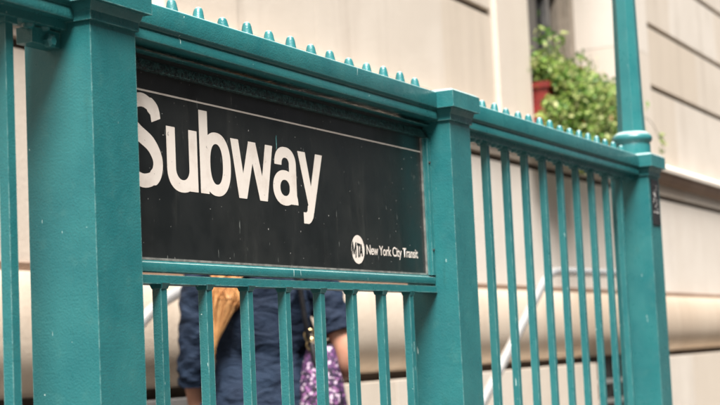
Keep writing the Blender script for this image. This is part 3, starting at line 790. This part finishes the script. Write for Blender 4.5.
bm = bmesh.new()                                               # cuffs and waist seam
tube(bm, [(-.2295, .031, .938), (-.230, .036, .916)], .0525, 24); obj('cuff', bm, M['shirt'], shirt, 60)
bm = bmesh.new(); tube(bm, [(.2525, -.0425, 1.092), (.259, -.0475, 1.066)], .0630, 24); obj('cuff', bm, M['shirt'], shirt, 60)
# trousers, shoes
bm = bmesh.new()
for s in (-1, 1):
    loft(bm, [[(s*.09+cx_+a*math.cos(2*math.pi*i/24), cy_+a*1.02*math.sin(2*math.pi*i/24), z) for i in range(24)] for a, cx_, cy_, z in ((.100, s*.0, 0, .86), (.098, s*.008, .005, .72), (.080, s*.006, .018, .50), (.074, s*.006, -.004, .30), (.064, s*.006, -.008, .07))])
obj('trousers', bm, M['trousers'], wm, 60)
for s in (-1, 1):
    bm = bmesh.new(); tube(bm, [(s*.097, -.062, .042), (s*.097, -.045, .046), (s*.098, .03, .048), (s*.101, .11, .036), (s*.104, .17, .032), (s*.104, .192, .030)], [.02, .040, .043, .040, .032, .012], 18, .95)
    for v in bm.verts: v.co.z = max(.001, v.co.z)
    obj('shoe', bm, M['shoe'], wm, 60)
# hair: strands over the skull falling to the upper back, left of the spine
rh = np.random.default_rng(11); bm = bmesh.new()
clumps = [(-.112+rh.normal(0, .026), -.112+rh.normal(0, .028), 1.04+.24*rh.random()**1.3) for k in range(40)]
for i in range(1000):
    az = rh.uniform(-2.15, 2.15); el = rh.uniform(.15, 1.5)       # around the back of the skull; 0 = straight back
    dv = Vector((math.sin(az)*math.cos(el), -math.cos(az)*math.cos(el), math.sin(el)))
    hc = Vector((0, .012, 1.555)); rx, ry, rz_ = .088, .106, .092
    p0 = hc+Vector((dv.x*rx, dv.y*ry, dv.z*rz_))
    top = hc+Vector((dv.x*rx*.35, dv.y*ry*.3+.02, rz_*1.02))
    az2 = az*.75
    low = Vector((math.sin(az2)*.088-.01, .0-math.cos(az2)*.110, 1.44+rh.normal(0, .01)))
    cl_ = clumps[i % 40]
    lx = cl_[0]+rh.normal(0, .010); lx2 = cl_[1]+rh.normal(0, .009)
    z_end = cl_[2]+rh.normal(0, .025)
    pts = [top, p0, low, (lx*.75+low.x*.25, -.128+rh.normal(0, .008), 1.30), (lx2, -.146+rh.normal(0, .008), 1.19), (-.152+min(1, (z_end-1.035)/.2)*(lx2+.150)+rh.normal(0, .003), -.138+rh.normal(0, .008), z_end)]
    path = smooth_path(pts, 5); n = len(path)
    w0 = rh.uniform(.0018, .0036)
    tube(bm, path, [w0*(1-.85*(k/(n-1))**2.2) for k in range(n)], 4, .6)
hr_ = obj('hair', bm, M['hair'], wm, 60)

# shoulder bag
def bagm():
    m = NT('purple_floral'); P = m.coord(obj_space=True)
    v = m.n("TexVoronoi"); v.inputs['Scale'].default_value = 115; m.l(m.coord((1, 1, 1), True), v.inputs['Vector'])
    cr_ = m.n("ValToRGB"); cr_.color_ramp.interpolation = 'CONSTANT'; el = cr_.color_ramp.elements
    el[0].color = (.012, .005, .018, 1); el[1].position = .34; el[1].color = (.075, .022, .09, 1)
    for p, c in ((.56, (.25, .10, .24)), (.70, (.03, .012, .045)), (.87, (.50, .38, .48))): e = el.new(p); e.color = (*c, 1)
    sp = m.n("SeparateColor"); m.l(v.outputs['Color'], sp.inputs[0]); m.l(sp.outputs[0], cr_.inputs[0])
    m.col(cr_.outputs[0]); m.set(Roughness=.7); m.bump(m.noise(P, 22, 4), .6, .02); return m.m
M['bag'] = bagm()
M['strap'] = simple('black_strap', (.008, .008, .009), (.016, .016, .018), 60, .45)
M['brass'] = simple('brass', (.75, .58, .32), (.55, .42, .22), 60, .3, None, 1.0)
bgt = thing('shoulder_bag', 'purple and pink floral shoulder bag hanging at the person\'s right hip', 'bag', WP+Matrix.Rotation(RZ, 3, 'Z') @ Vector((.205, -.10, .70)))
bgt.rotation_euler = (0, 0, RZ)
BO = Vector((.205, -.10, .70))
def bo(name, bm, m, parent=None, sm=60):
    bmesh.ops.translate(bm, vec=-BO, verts=bm.verts); return obj(name, bm, m, parent or bgt, sm)
bm = bmesh.new(); rr = []
for k, (a, b, z) in enumerate(((.06, .03, .690), (.098, .055, .702), (.112, .066, .75), (.110, .066, .82), (.098, .056, .90), (.082, .040, .965), (.066, .022, 1.005), (.056, .012, 1.022))):
    rr.append([(.196+.72*a*math.cos(2*math.pi*i/32)*(1+.05*math.sin(5*i/32*6.28+k)), -.100+b*math.sin(2*math.pi*i/32)*(1+.10*math.sin(4*i/32*6.28+k*1.3)), z+.006*math.sin(3*i/32*6.28)) for i in range(32)])
loft(bm, rr); bo('bag_body', bm, M['bag'])
bm = bmesh.new(); tube(bm, smooth_path([(.158, -.112, 1.045), (.148, -.135, 1.11), (.138, -.132, 1.20), (.128, -.118, 1.29), (.118, -.075, 1.352), (.115, 0, 1.375), (.118, .07, 1.345), (.135, .118, 1.25), (.165, .112, 1.12), (.20, .06, 1.03), (.235, -.06, 1.03)], 6), .0085, 8, 1.9); bo('strap', bm, M['strap'])
for c in ((.160, -.116, 1.060), (.166, -.114, 1.030)):
    bm = bmesh.new(); tube(bm, [(c[0]+.016*math.cos(t*math.pi/8), c[1]-.004, c[2]+.020*math.sin(t*math.pi/8)) for t in range(17)], .0035, 8); bo('ring', bm, M['brass'])
bm = bmesh.new(); tube(bm, smooth_path([(.168, -.118, 1.03), (.172, -.125, 1.0), (.18, -.13, .965), (.20, -.13, .95)], 5), .011, 8, 1.3); bo('handle_loop', bm, M['strap'])
